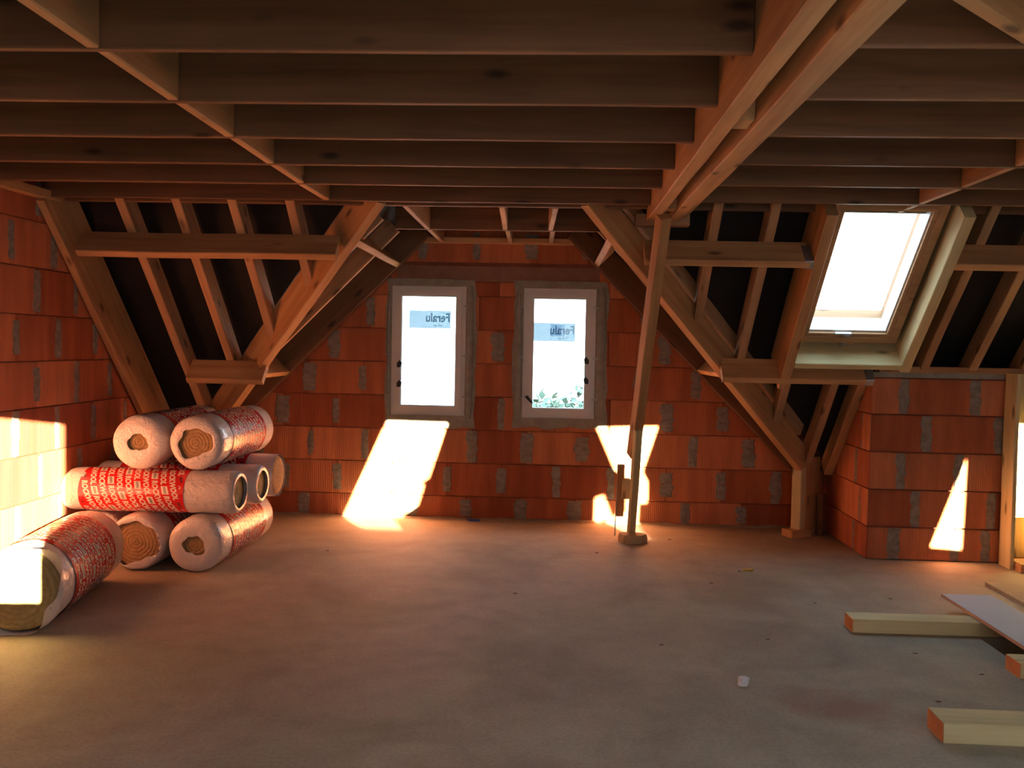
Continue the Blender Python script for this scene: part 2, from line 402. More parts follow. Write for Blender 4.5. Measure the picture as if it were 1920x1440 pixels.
# cement surrounds: irregular bands round each frame
def surround(win, L_, R_, T_, B_):
    a, b, c, d = win; rnd = random.Random(int(a * 100))
    def wavy(p, q, n, amp, nx, nz):
        return [(p[0] + (q[0] - p[0]) * i / n + nx * rnd.uniform(-amp, amp), p[1] + (q[1] - p[1]) * i / n + nz * rnd.uniform(-amp, amp)) for i in range(n)]
    o = wavy((a - L_, b - B_), (c + R_, b - B_), 8, .018, 0, 1) + wavy((c + R_, b - B_), (c + R_, d + T_ - .02), 11, .012, 1, 0) + \
        wavy((c + R_ - .02, d + T_), (a - L_, d + T_), 7, .005, 0, 1) + wavy((a - L_, d + T_), (a - L_, b - B_), 11, .012, 1, 0)
    s = polyslab('cement_surround', o, lambda u, v, t: (u, GAB - .024 + t, v), .03, CEMENT, wf, holes=[[(a, b), (c, b), (c, d), (a, d)]])
    tag(s, 'rough grey cement band around the window')
    # thick upright fingers of cement down the jambs
    for x0, x1, za, zb in ((c + .004, c + R_ - .02, b - .02, d + .01), (a - L_ + .01, a - .012, b - .03, d - .05)):
        n = 10; vs = []; fs = []
        for i in range(n + 1):
            z = za + (zb - za) * i / n; e = .55 if i in (0, n) else 1; xm = (x0 + x1) / 2; hw = (x1 - x0) / 2 * e * rnd.uniform(.9, 1.06)
            for k in range(7):
                an = math.pi * k / 6; vs.append((xm - hw * math.cos(an), GAB - .02 - .026 * math.sin(an) * e, z))
        for i in range(n):
            for k in range(6): fs.append((i * 7 + k, i * 7 + k + 1, i * 7 + k + 8, i * 7 + k + 7))
        fs += [tuple(range(7)), tuple(n * 7 + k for k in range(7))]
        link('cement_strip', mesh('cement_strip', vs, fs), CEMENT, wf)
surround(WINS[0], .045, .09, .06, .105); surround(WINS[1], .085, .105, .065, .085)

wl = polyslab('wall_left', [(BACK - .2, -.1), (GAB + .2, -.1), (GAB + .2, 2.7), (BACK - .2, 2.7)], lambda u, v, t: (LW - t, u, v), .22, BACKING)
tag(wl, kind='structure')
place_brick_wall(wl, 2.6, GAB - .02, COURSES, [(1, 1, KM + H - .02), (0, 1, 2.55)], [], f_left, offs=.2)

wr = box('wall_right', (RW, BACK - .2, -.1), (RW + .2, GAB + .2, 2.7), BRICK); tag(wr, kind='structure')
# low knee wall and the return beside the dormer
wk = box('wall_knee', (RET + .018, KNEE + .018, -.02), (RW, KNEE + .36, 1.335), BACKING); tag(wk, kind='structure')
wt = polyslab('wall_return', [(KNEE + .36, 0), (GAB + .1, 0), (GAB + .1, KM + H - GAB - .12), (KNEE + .36, 1.31)], lambda u, v, t: (RET + .018 + t, u, v), .16, BACKING)
tag(wt, kind='structure')
KC = [(0, .24), (.24, .515), (.515, .79), (.79, 1.065), (1.065, 1.33)]
def kb(a, b, z0, z1, m=None):
    o = link('brick', boxmesh('brick', (a + .004, KNEE + random.uniform(-.003, .003), z0 + .004), (b - .004, KNEE + .017, z1 - .004), .003), BRICK, wk)
    if random.random() < 1: o.name = 'brick'
def kj(x, z0, z1, w=.03, fn=f_far):
    me = random.choice(MORTM['f_far']); o = link('mortar_joint', me, None, wk, loc=(x, KNEE - .001, (z0 + z1) / 2)); o.scale = (w / .03, 1, (z1 - z0) / .285)
KJ = [[2.51, 2.95, 3.17, 3.46], [2.66, 3.20, 3.7], [2.545, 2.96, 3.45], [2.72, 3.24, 3.7], [2.55, 3.06, 3.45]]
for (z0, z1), js in zip(KC, KJ):
    xs = [RET] + js
    while xs[-1] < RW - .5: xs.append(xs[-1] + .475)
    xs.append(RW)
    for a, b in zip(xs[:-1], xs[1:]): kb(a, b, z0, z1)
    for x in js:
        if x < 3.3: kj(x, z0, z1, random.choice((.03, .036, .042)))
box('cement_strip', (RET + .005, KNEE - .006, 1.335), (3.3, KNEE + .2, 1.372), CEMENT, wk)
# return wall blocks
for r, (z0, z1) in enumerate(KC):
    y = KNEE - .0; js = [.30, .78, 1.13] if r % 2 == 0 else [.18, .62, 1.13]
    ys = [KNEE] + [KNEE + j for j in js]
    for a, b in zip(ys[:-1], ys[1:]):
        p = clip([(a + .004, z0 + .004), (b - .004, z0 + .004), (b - .004, z1 - .004), (a + .004, z1 - .004)], 1, 1, KM + H - .02)
        if len(p) >= 3 and area(p) > .002:
            polyslab('brick', p, lambda u, v, t, q=random.uniform(-.003, .003): (RET + q + t, u, v), .018, BRICK, wt)
    for j in js[:1]:
        o = link('mortar_joint', random.choice(MORTM['f_left']), None, wt, loc=(RET + .004, KNEE + j, (z0 + z1) / 2)); o.scale = (-1, 1.0, (z1 - z0) / .285)

# back wall (behind the photographer); opening outlines traced back to shape the sun patches
BH = [[(3.515, 2.339), (4.041, 2.333), (3.891, 1.86), (3.826, 1.811), (3.85, 1.79), (3.80, 1.619), (3.65, 1.512), (3.574, 1.50), (3.50, 1.437), (3.18, 1.433), (3.13, 1.475)],
      [(5.332, 2.326), (5.852, 2.348), (5.729, 1.954), (5.773, 1.872), (5.777, 1.688), (5.709, 1.686), (5.70, 1.52), (5.447, 1.426), (5.38, 1.438), (5.425, 1.51), (5.50, 1.57), (5.598, 1.60), (5.59, 1.91), (5.496, 1.962)],
      [(5.330, 1.722), (5.405, 1.747), (5.482, 1.545), (5.326, 1.513)],
      [(7.452, 2.114), (7.439, 1.442), (7.218, 1.455)],
      [(7.679, 2.355), (7.93, 2.352), (7.95, 1.43), (7.775, 1.559), (7.714, 1.959)],
      [(.15, 1.20), (.83, 1.20), (.83, 2.155), (.15, 2.155)]]
wb = polyslab('wall_back', [(LW - .2, -.1), (RW + .2, -.1), (RW + .2, 2.7), (LW - .2, 2.7)], lambda u, v, t: (u, BACK - t, v), .012, BRICK, holes=BH)
tag(wb, kind='structure')

# roof: felt over the rafters
def zmain(y): return H + KM - y
rs = empty('ceiling_slope'); tag(rs, kind='structure')
SKX0, SKX1, SKY0, SKY1 = 1.68, 2.37, 5.90, 6.765     # felt cut round the skylight (y at felt level)
def mainpiece(pts): return polyslab('roofing_felt', pts, lambda u, v, t: (u, v + t * S2, zmain(v) + t * S2), .02, MEMB, rs)
CR, CL = H + KM - VR, H + KM - VL
mainpiece([(.34, VR + .34), (.34, 5.5), (SKX0, 5.5), (SKX0, VR + SKX0)])
mainpiece([(SKX0, SKY1), (SKX1, SKY1), (SKX1, VR + SKX1), (SKX0, VR + SKX0)])
mainpiece([(SKX0, 5.5), (SKX1, 5.5), (SKX1, SKY0), (SKX0, SKY0)])
mainpiece([(SKX1, 5.5), (RW, 5.5), (RW, 7.22), (2.52, 7.22), (2.52, VR + 2.52), (SKX1, VR + SKX1)])
mainpiece([(LW - .1, 5.5), (-1.22, 5.5), (-1.22, VL + 1.22), (LW - .1, VL - LW + .1)])
polyslab('roofing_felt', [(.34, VR + .34), (2.62, VR + 2.62), (2.62, 8.24), (.34, 8.24)], lambda u, v, t: (u + t, v, CR - u + t), .02, MEMB, rs)
polyslab('roofing_felt', [(-1.22, VL + 1.22), (-1.22, 8.2), (LW - .1, 8.2), (LW - .1, VL - LW + .1)], lambda u, v, t: (u - t, v, CL + u + t), .02, MEMB, rs)
def zr(X, y): return (X, y, H + K - y)
RAFTL = [-2.785, -2.418, -2.057, -1.685]
RAFTR = [(1.0, 6.53), (1.355, 6.885), (2.675, 6.98), (3.02, 6.98)] + [(3.38 + .36 * i, 6.98) for i in range(15)]
for X in RAFTL: beam('rafter', zr(X, 5.72), zr(X, VL - .07 - X), .06, .15, RAFT, NOUT, rs, -1)
for X, y1 in RAFTR: beam('rafter', zr(X, 5.72), zr(X, y1), .06, .15, RAFT, NOUT, rs, -1)
for X in (1.735, 2.083): beam('rafter', zr(X, 6.62), zr(X, 5.53 + X), .06, .15, RAFT, NOUT, rs, -1)
beam('rafter', zr(2.283, 6.75), zr(2.283, 7.72), .068, .15, WOOD, NOUT, rs, -1)
def zi(X, y): return (X, y, H + KI - y)
beam('edge_rafter', zi(LW + .052, 5.60), zi(LW + .052, 7.74), .05, .35, WOOD, NOUT, rs, -1)
# purlins, inner narrow face on the KI plane
def purlin(x0, x1, y, m=WOOD, d=.2):
    return beam('purlin', zi(x0, y), zi(x1, y), .052, d, m, (0, S2, S2), rs, -1)
purlin(-3.09, -1.40, 5.893); purlin(-2.70, -2.13, 6.735)
purlin(.56, 1.585, 5.893); purlin(1.20, 2.25, 6.643); purlin(2.47, RW - .02, 5.893)
# steel hangers
def hanger(x, y):
    vs = []; o = beam('joist_hanger', zi(x, y), zi(x + .055, y), .062, .16, METAL, (0, S2, S2), rs, -1, wob=0); return o
hanger(1.55, 5.893); hanger(2.20, 6.643)
# skylight trimmers
SKIN = [beam('skylight_trimmer', zi(1.640, 5.62), zi(1.640, 6.70), .07, .34, WOOD, NOUT, rs, -1),
        beam('skylight_trimmer', zi(2.437, 5.62), zi(2.437, 6.56), .07, .34, PALE, NOUT, rs, -1)]
beam('skylight_sill', zi(1.675, 6.53), zi(2.47, 6.53), .05, .33, PALE, NOUT, rs, -1)  # right reveal and sill paler: skylight on them put into the colour
beam('wall_plate', (2.36, KNEE + .02, 1.372), (RW - .02, KNEE + .02, 1.372), .10, .045, WOOD, (0, 0, 1), rs, -1)
# dormer side rafters and purlins
NR = Vector((S2, 0, S2)); NL = Vector((-S2, 0, S2))
for y in (6.55, 7.25):
    beam('dormer_rafter', (.32, y, 2.72 - .32), (y - 5.74, y, 2.72 - (y - 5.74)), .045, .14, RAFT, NR, rs, -1)
    beam('dormer_rafter', (-1.22, y, 3.60 - 1.22), (4.80 - y, y, 3.60 + 4.80 - y), .045, .14, RAFT, NL, rs, -1)
for X, y0 in ((.345, 6.06), (1.225, 6.94)): beam('dormer_purlin', (X, y0, 2.545 - X), (X, 7.87, 2.545 - X), .05, .17, WOOD, NR, rs, -1)
for X, y0 in ((-1.33, 6.13), (-2.27, 7.06)): beam('dormer_purlin', (X, y0, 3.50 + X), (X, 7.87, 3.50 + X), .05, .17, WOOD, NL, rs, -1)
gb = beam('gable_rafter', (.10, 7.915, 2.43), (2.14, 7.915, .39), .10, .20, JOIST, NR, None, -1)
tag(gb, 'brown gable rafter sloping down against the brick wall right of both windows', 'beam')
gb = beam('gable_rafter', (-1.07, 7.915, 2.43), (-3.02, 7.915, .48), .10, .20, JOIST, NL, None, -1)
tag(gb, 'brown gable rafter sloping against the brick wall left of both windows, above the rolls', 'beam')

# ceiling: loft boards, joists, blocking
FILL_GAP = [(-1.2, -2.4), (-1.2, .2), (4.4, .2), (4.4, -2.4)]      # unseen gap behind the photographer, added to let sky fill in
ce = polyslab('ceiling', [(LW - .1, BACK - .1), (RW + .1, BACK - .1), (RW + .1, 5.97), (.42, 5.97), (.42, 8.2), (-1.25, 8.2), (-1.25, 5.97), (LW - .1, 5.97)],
              lambda u, v, t: (u, v, 2.602 + t), .03, DECK, holes=[FILL_GAP])
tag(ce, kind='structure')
JL = [5.68, 5.10, 4.55, 3.965, 3.38, 2.785, 2.2, 1.61, 1.03, .45, -.13, -.72, -1.3, -1.9, -2.5]
JR = [5.55, 4.99, 4.42, 3.83, 3.267, 2.71, 2.12, 1.53, .95, .37, -.21, -.8, -1.4, -2.0, -2.6]
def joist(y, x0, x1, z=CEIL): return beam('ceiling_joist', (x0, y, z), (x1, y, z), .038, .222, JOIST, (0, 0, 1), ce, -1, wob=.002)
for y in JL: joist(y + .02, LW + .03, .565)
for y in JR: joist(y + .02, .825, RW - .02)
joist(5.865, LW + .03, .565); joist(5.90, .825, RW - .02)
for i, y in enumerate(JL[:-1]):
    y2 = JL[i + 1]; beam('blocking_board', (-1.41 + random.uniform(-.012, .012), y2 + .045, CEIL + random.uniform(0, .004)), (-1.41, y - .005, CEIL), .04, .2, WOOD, (0, 0, 1), ce, -1, wob=.002)
for i, y in enumerate(JR[:-1]):
    y2 = JR[i + 1]; beam('blocking_board', (2.12, y2 + .045, CEIL), (2.12, y - .005, CEIL + .003), .03, .2, WOOD, (0, 0, 1), ce, -1, wob=.002)
beam('blocking_board', (2.12, 5.60, CEIL), (2.12, 5.875, CEIL), .03, .2, WOOD, (0, 0, 1), ce, -1)
beam('wall_rail', (LW + .05, BACK + .1, CEIL - .02), (LW + .05, 5.80, CEIL - .02), .06, .06, WOOD, (0, 0, 1), ce, -1)
beam('diagonal_trimmer', (.83, 2.21, CEIL), (1.32, 2.70, CEIL), .045, .222, WOOD, (0, 0, 1), ce, -1)
# dormer ceiling timbers
joist(7.05, -1.22, .40); beam('wall_plate', (-1.20, GAB - .045, CEIL), (.22, GAB - .045, CEIL), .07, .05, WOOD, (0, 0, 1), ce, -1)
for X0, X1 in ((-.965, -.97), (-.345, -.385), (-.005, -.04)):
    beam('dormer_joist', (X0, 5.90, CEIL), (X1, 7.02, CEIL), .036, .2, RAFT, (0, 0, 1), ce, -1)
    beam('dormer_joist', (X0 * .45 + X1 * .55, 7.08, CEIL), (X1, 7.92, CEIL), .036, .16, RAFT, (0, 0, 1), ce, -1)

# ------------------------------------------------------------------ big timbers
cb = empty('ceiling_beam', (.69, 1.5, 2.31)); tag(cb, 'heavy double ceiling beam of pale planks with a gap, running to the leaning prop', 'beam')
beam('beam_plank', (.603, BACK + .02, 2.31), (.603, 5.93, 2.31), .068, .285, WOOD, (0, 0, 1), cb, -1, wob=.004)
beam('beam_plank', (.737, BACK + .02, 2.31), (.737, 5.93, 2.31), .07, .285, WOOD, (0, 0, 1), cb, -1, wob=.004)
beam('beam_plank', (.797, BACK + .02, 2.335), (.797, 5.93, 2.335), .045, .26, WOOD, (0, 0, 1), cb, -1)
for y in (-1.2, 1.1, 3.45, 5.55): beam('spacer_block', (.670, y - .06, 2.325), (.670, y + .07, 2.325), .062, .24, WOOD, (0, 0, 1), cb, -1, wob=.001)
beam('bearing_plate', (.50, 5.985, 2.285), (.84, 5.985, 2.285), .10, .075, RAFT, (0, 0, 1), cb, -1)

vb = beam('valley_beam', (.17, 5.765, 1.5 + KV - 5.765), (2.0, 7.595, 1.5 + KV - 7.595), .07, .19, WOOD, (0, 0, 1), None, -1)
tag(vb, 'wide yellowish valley beam sloping down right of the windows to the corner post', 'beam')
vb2 = beam('valley_board', (.27, 5.84, 1.5 + KV + .25 - 5.84), (1.98, 7.55, 1.5 + KV + .25 - 7.55), .04, .10, RAFT, (0, 0, 1), None, -1)
tag(vb2, 'thin valley board lying just above the right valley beam, behind a dark gap', 'board')
vb = beam('valley_beam', (-1.085, 5.765, 1.5 + KV - 5.765), (-3.12, 7.80, 1.5 + KV - 7.80), .07, .235, WOOD, (0, 0, 1), None, -1)
tag(vb, 'wide orange valley beam sloping down left of the windows behind the insulation rolls', 'beam')

cp = empty('corner_post', (2.12, 7.72, 0)); tag(cp, 'square timber corner post under the foot of the right valley beam, on a small block', 'post')
dv = Vector((1, 1, 0)) * S2
b0 = Vector((2.0, 7.63, 0)); 
for nm, a, b_, z0, z1, m in (('post_face', .0, .07, .06, .56, PALE), ('post_body', .075, .30, .0, .64, WOOD)):
    c_ = b0 + dv * (a + b_) / 2
    beam(nm, (c_.x, c_.y, z0), (c_.x, c_.y, z1), b_ - a, .085, m, (1, -1, 0), cp, 0, wob=.001)
beam('foot_block', (1.93, 7.60, 0), (2.10, 7.66, 0), .15, .06, WOOD, (0, 0, 1), cp, -1, wob=.002)
beam('off_cut', (2.235, 7.72, 0), (2.235, 7.72, .34), .07, .05, JOIST, (1, -1, 0), cp, 0)

pr = empty('raking_prop', (.65, 7.2, 0)); tag(pr, 'slim timber prop leaning up from a foot block to the double ceiling beam', 'post')
beam('upper_post', (.605, 6.92, .72), (.640, 5.62, 2.30), .074, .074, WOOD, (0, 1, 0), pr, 0, roll=.45)
beam('lower_post', (.632, 7.235, .07), (.620, 6.69, .93), .055, .05, PALE, (0, 1, 0), pr, 0, roll=.35)
beam('side_batten', (.548, 7.30, .19), (.545, 7.22, .60), .055, .04, WOOD, (0, 1, 0), pr, 0)
beam('packing_block', (.585, 7.24, .34), (.585, 7.22, .49), .06, .06, PALE, (0, 1, 0), pr, 0)
beam('steel_rod', (.513, 7.30, .03), (.520, 7.24, .50), .008, .008, METAL, (0, 1, 0), pr, 0, wob=.001)
# rough rounded foot block
vs = []; fs = []; N = 14
for lv, (rr, z) in enumerate(((1.0, 0), (1.02, .03), (.93, .062), (.5, .068))):
    for k in range(N):
        a = 2 * math.pi * k / N; q = 1 + .07 * math.sin(3 * a + 1) + .05 * math.sin(5 * a)
        vs.append((.11 * rr * q * math.cos(a), .095 * rr * q * math.sin(a), z))
for lv in range(3):
    for k in range(N): fs.append((lv * N + k, lv * N + (k + 1) % N, lv * N + N + (k + 1) % N, lv * N + N + k))
fs += [tuple(range(N)), tuple(3 * N + k for k in range(N))]
link('foot_block', mesh('foot_block', vs, fs), rough('cut_log', (.5, .36, .2), (.62, .47, .28), 12, .8, .4, .01), pr, loc=(-.005, .03, 0))
for z in (.80, .885):
    beam('screw', (.585, 6.99 + .1 * (.9 - z), z), (.645, 6.99 + .1 * (.9 - z), z + .004), .007, .007, BLACK, (0, 0, 1), pr, 0, wob=0)

# framed post at the right edge
fp = empty('framed_post', (3.35, 6.7, 0)); tag(fp, 'pale boarded timber post standing against the knee wall at right frame edge', 'post')
beam('post_side', (3.262, 6.74, .0), (3.262, 6.74, 1.38), .028, .17, PALE, (0, 1, 0), fp, 0)
beam('post_face', (3.40, 6.80, .06), (3.40, 6.80, 1.38), .24, .028, PALE, (0, 1, 0), fp, 0)
beam('inner_stud', (3.42, 6.70, .06), (3.42, 6.70, .36), .06, .05, WOOD, (0, 1, 0), fp, 0)
beam('base_plate', (3.28, 6.655, 0), (3.66, 6.655, 0), .20, .06, WOOD, (0, 0, 1), fp, -1)
tag(box('cap_block', (3.20, 6.60, 1.385), (3.72, 6.85, 1.53), BRICK, fp, .01), 'dark terracotta block on top of the post')

# ------------------------------------------------------------------ gable windows
def text_mesh(body, size, bold=0.0):
    cu = bpy.data.curves.new('lettering', 'FONT'); cu.body = body; cu.size = size; cu.resolution_u = 2; cu.offset = bold; cu.align_x = 'LEFT'
    o = bpy.data.objects.new('lettering', cu); COL.objects.link(o)
    dg = bpy.context.evaluated_depsgraph_get(); me = bpy.data.meshes.new_from_object(o.evaluated_get(dg))
    vs = [v.co.copy() for v in me.vertices]; fs = [tuple(p.vertices) for p in me.polygons]
    bpy.data.objects.remove(o); bpy.data.curves.remove(cu); bpy.data.meshes.remove(me)
    return vs, fs
def ring(x0, z0, x1, z1, w, y0, y1, step=0):
    return [((x0, y0, z0), (x1, y1, z0 + w)), ((x0, y0, z1 - w), (x1, y1, z1)), ((x0, y0, z0 + w), (x0 + w, y1, z1 - w)), ((x1 - w, y0, z0 + w), (x1, y1, z1 - w))]
def gable_window(name, win, sticker, handles_right, pieces):
    a, b, c, d = win; yf = GAB - .012
    fr = boxes(name, ring(a, b, c, d, .042, yf, yf + .09), PVC); tag(fr, kind='structure')
    sa = boxes('sash', ring(a + .036, b + .036, c - .036, d - .036, .046, yf - .014, yf + .06), PVC, fr)
    boxes('glazing_bead', ring(a + .078, b + .078, c - .078, d - .078, .012, yf - .004, yf + .03), PVC, sa)
    gp = box('pane', (a + .08, yf + .028, b + .08), (c - .08, yf + .034, d - .08), GLASS, fr)
    gx0, gz0, gx1, gz1 = sticker
    st = box('sticker', (gx0, yf + .022, gz0), (gx1, yf + .0235, gz1), FILM, gp); st['label'] = 'pale blue glazing sticker with mirrored lettering'
    # lettering is read from outside: mirrored here
    vs, fs = text_mesh('Feralu', .105, .0025)
    w = max(v.x for v in vs); sx = .21 / w; xr = gx1 - .005
    link('sticker_lettering', mesh('sticker_lettering', [(xr - v.x * sx, yf + .0205, gz1 - .095 + v.y) for v in vs], fs), INK, gp)
    vs, fs = text_mesh('Feralu  glass', .024)
    link('sticker_lettering', mesh('sticker_lettering', [(gx1 - .07 - v.x * .7, yf + .0205, gz0 + .02 + v.y) for v in vs], fs), INK, gp)
    for (p, q, r_, s_) in pieces: box('sticker_scrap', (p, yf + .0215, q), (r_, yf + .0218, s_), SCRAP, gp)
    hx = c - .075 if handles_right else a + .075; sg = -1 if handles_right else 1
    for z in (b + .33, b + .50) if handles_right else (b + .27, b + .44):
        vs = [(hx - sg * .02, yf - .02, z - .03), (hx + sg * .014, yf - .02, z - .024), (hx + sg * .022, yf - .022, z + .012), (hx + sg * .004, yf - .02, z + .036), (hx - sg * .022, yf - .02, z + .008)]
        v2 = [(x, y - .016, zz) for x, y, zz in vs]
        link('handle_bracket', mesh('handle_bracket', vs + v2, [tuple(range(5)), tuple(range(9, 4, -1))] + [(i, (i + 1) % 5, 5 + (i + 1) % 5, 5 + i) for i in range(5)]), BLACK, fr)
    for s_, x in ((1, c + .0), (-1, a - .0)):
        for z in (b + .17, b + .52, b + .95):
            box('fixing_clip', (min(x - .02, x + s_ * .05), yf - .028, z - .006), (max(x + .02 * 0, x + s_ * .05), yf - .02, z + .006), METAL, fr)
    for (x, z, s_) in ((a + .03, b + .03, 1), (c - .03, b + .03, -1)):
        box('corner_cleat', (x - .016, yf - .018, z - .016), (x + .016, yf - .010, z + .03), PVC, fr)
    return fr
gable_window('window_1', WINS[0], (-1.253, 1.646, -.892, 1.80), False, [(-1.16, 1.802, -1.04, 1.856)])
w2 = gable_window('window_2', WINS[1], (-.182, 1.555, .183, 1.712), True, [(-.03, 1.60, .09, 1.70)])
vs = [(-.24, GAB - .04, 1.075), (-.215, GAB - .045, 1.085), (-.165, GAB - .045, 1.025), (-.185, GAB - .04, 1.020)]
link('frame_shim', mesh('frame_shim', vs + [(x, y + .012, z) for x, y, z in vs], [(0, 1, 2, 3), (7, 6, 5, 4), (0, 4, 5, 1), (1, 5, 6, 2), (2, 6, 7, 3), (3, 7, 4, 0)]), BLACK, w2)

# skylight, in its own slope frame: u across, v up the slope, w outwards
ORG = Vector((2.025, 6.565, 1.575)); VU = Vector((0, -S2, S2))
MS = Matrix((Vector((1, 0, 0)), NOUT, VU)).transposed().to_4x4(); MS.translation = ORG
sk = boxes('window_3', ring(-.345, 0, .345, 1.19, .05, 0, .285), RAFT); sk.matrix_world = MS; tag(sk, 'tilted skylight in the right roof slope', kind='structure')
boxes('sash', ring(-.31, .035, .31, 1.155, .042, .012, .07), RAFT, sk)
boxes('glazing_bead', ring(-.27, .077, .27, 1.11, .012, .035, .16), PVC, sk)
box('pane', (-.265, .075, .08), (.265, .081, 1.10), GLASS, sk)
lt = box('latch', (-.09, -.006, .078), (.02, .012, .092), METAL, sk)
box('latch_knob', (-.03, -.014, .066), (.015, .010, .082), METAL, sk, .003)
box('frame_bracket', (-.02, .02, -.05), (.02, .03, .0), METAL, sk)

portal('skylight_portal', ORG + VU * .6 + NOUT * .31, -NOUT, .7, 1.2)
for a, b, c, d in WINS: portal('window_portal', ((a + c) / 2, GAB + .30, (b + d) / 2), (0, -1, 0), c - a, d - b)
portal('fill_gap_portal', (1.6, -1.1, 2.66), (0, 0, -1), 5.6, 2.6)
portal('back_portal', (4.4, BACK - .05, 1.8), (0, 1, 0), 8.6, 1.3)

# ------------------------------------------------------------------ insulation rolls
RL = 1.1; RR = .18; NS = 40
def lathe(name, prof, m, wobble=.0, seed=0, squash=(1, 1), cap=False, hole=None):
    """prof: (x, r); x is the roll axis"""
    vs = []; fs = []
    for i, (x, r) in enumerate(prof):
        for k in range(NS):
            a = 2 * math.pi * k / NS
            q = 1.0
            if hole and hole[0] <= i < hole[1]: q = 1 + .13 * math.sin(2 * a + seed) + .09 * math.sin(3 * a + 2 * seed) + .05 * math.sin(7 * a + seed)
            nn = noise.noise(Vector((x * 9 + seed * 3.1, math.cos(a) * 2.2, math.sin(a) * 2.2 + seed)))
            rr = r * q + wobble * nn * (1 if r > .05 else 0)
            vs.append((x + wobble * .6 * noise.noise(Vector((seed + 5, math.cos(a) * 3, math.sin(a) * 3 + i))), rr * math.cos(a) * squash[0], rr * math.sin(a) * squash[1]))
    for i in range(len(prof) - 1):
        for k in range(NS): fs.append((i * NS + k, i * NS + (k + 1) % NS, (i + 1) * NS + (k + 1) % NS, (i + 1) * NS + k))
    if cap: fs += [tuple(range(NS)), tuple((len(prof) - 1) * NS + k for k in range(NS))]
    me = mesh(name, vs, fs)
    for p in me.polygons: p.use_smooth = len(p.vertices) == 4
    me.materials.append(m); return me
WORD, WFACE = text_mesh('ROCKWOOL', .052, .0022)
WW = max(v.x for v in WORD)
def lettering(squash, R, x0=.212, x1=.878, pitch=.058, turns=3, helix=5):
    """words running round the sleeve on a slant, cream tablets between them, cut off at the sleeve ends"""
    vs = []; fs = []; pv = []; pf = []; tv = []; tf = []
    C = 2 * math.pi * R; step = C / turns; scale = (step * .76) / WW; slope_ = helix * pitch / C
    def wrap(u, v, h):
        a = u / R; return (v + u * slope_, (R + h) * math.cos(a) * squash[0], (R + h) * math.sin(a) * squash[1])
    def add(V, F, pts, faces):
        pts = [Vector(p) for p in pts]
        for f in faces:
            if all(x0 <= pts[i].x <= x1 for i in f):
                k = len(V); V += [pts[i] for i in f]; F.append(tuple(range(k, k + len(f))))
    for b in range(-helix, 13):
        for t in range(turns):
            u0 = t * step + ((b * .37) % 1) * step * .9
            if u0 + step > C * 1.0001 + step * .9: continue
            xx = x0 + b * pitch
            add(vs, fs, [wrap(u0 + v.x * scale, xx + v.y, .0045) for v in WORD], WFACE)
            ua, ub = u0 + step * .79, u0 + step * .965; g = []
            for q in range(4):
                uu = ua + (ub - ua) * q / 3; g += [wrap(uu, xx - .003, .0045), wrap(uu, xx + .039, .0045)]
            add(pv, pf, g, [(q * 2, q * 2 + 1, q * 2 + 3, q * 2 + 2) for q in range(3)])
            s2 = (ub - ua) * .8 / WW
            add(tv, tf, [wrap(ua + (ub - ua) * .1 + v.x * s2, xx + .011 + v.y * .42, .0056) for v in WORD], WFACE)
    r_ = []
    for nm, V, F, m in (('lettering', vs, fs, CREAM), ('label_panel', pv, pf, CREAM), ('small_lettering', tv, tf, BLKINK)):
        me = mesh(nm, V, F); me.materials.append(m); r_.append(me)
    return r_
LETS = {sq: lettering(sq, RR) for sq in ((1, 1), (1, .9), (1, .82))}
def roll(label, loc, yaw, hole0, hole1, seed, squash=(1, 1), scale=1.0, spin=0.0, wool=WOOL, shift=0.0):
    t = empty('insulation_roll', (loc[0], loc[1], loc[2]), yaw); t.scale = (1, scale, scale); t.rotation_euler = (0, 0, yaw)
    tag(t, label, 'insulation roll', 'wrapped rolls of mineral wool stacked by the left wall')
    R = RR
    core = [(.0, .001), (.004, .05), (.002, .11), (.006, .15), (.014, R - .016), (.05, R - .010), (RL - .05, R - .010), (RL - .014, R - .016), (RL - .006, .15), (RL - .002, .11), (RL - .004, .05), (RL, .001)]
    link('wool_core', lathe('wool_core', core, wool, .005, seed, squash), None, t)
    h0, h1 = hole0 * R, hole1 * R
    def endp(h, s):
        base = [(-.020, h), (-.024, h + (R - h) * .35), (-.018, h + (R - h) * .65), (-.006, R * .95)] if h < R * .9 else [(.002, R * .985)]
        return base
    left = endp(h0, 0); right = [(RL - x, r) for x, r in reversed(endp(h1, 1))]
    body = [(.014, R * .995), (.05, R), (.12, R + .001)] + [(.12 + (RL - .24) * i / 16, R) for i in range(1, 16)] + [(RL - .12, R + .001), (RL - .05, R), (RL - .014, R * .995)]
    prof = left + body + right
    me = lathe('plastic_wrap', prof, WRAP, .006, seed, squash, hole=(0, 1))
    link('plastic_wrap', me, None, t)
    pb = [(.20 + i * .0365, R + .0035) for i in range(20)]
    pme = lathe('printed_sleeve', pb, RED, 0, seed, squash); po = link('printed_sleeve', pme, None, t, loc=(shift, 0, 0))
    ls = LETS[squash]
    for m_ in ls:
        lo = link(m_.name.split('.')[0], m_, None, po); lo['kind'] = 'stuff'
    return t
PI = math.pi
A90 = PI / 2
# bottom row, axes along the room (front end at loc)
roll('roll on the floor at the right end of the stack, its end nearly closed', (-2.285, 5.86, .181), A90, .37, .5, 1.0, scale=1.0)
roll('roll on the floor mid stack, wide brown wool end in a white rim', (-2.680, 5.87, .185), A90, .80, .5, 2.2, scale=1.02)
roll('roll on the floor against the left wall, mostly hidden by the nearest roll', (-3.028, 6.08, .173), A90, .5, .5, 3.4, scale=.945)
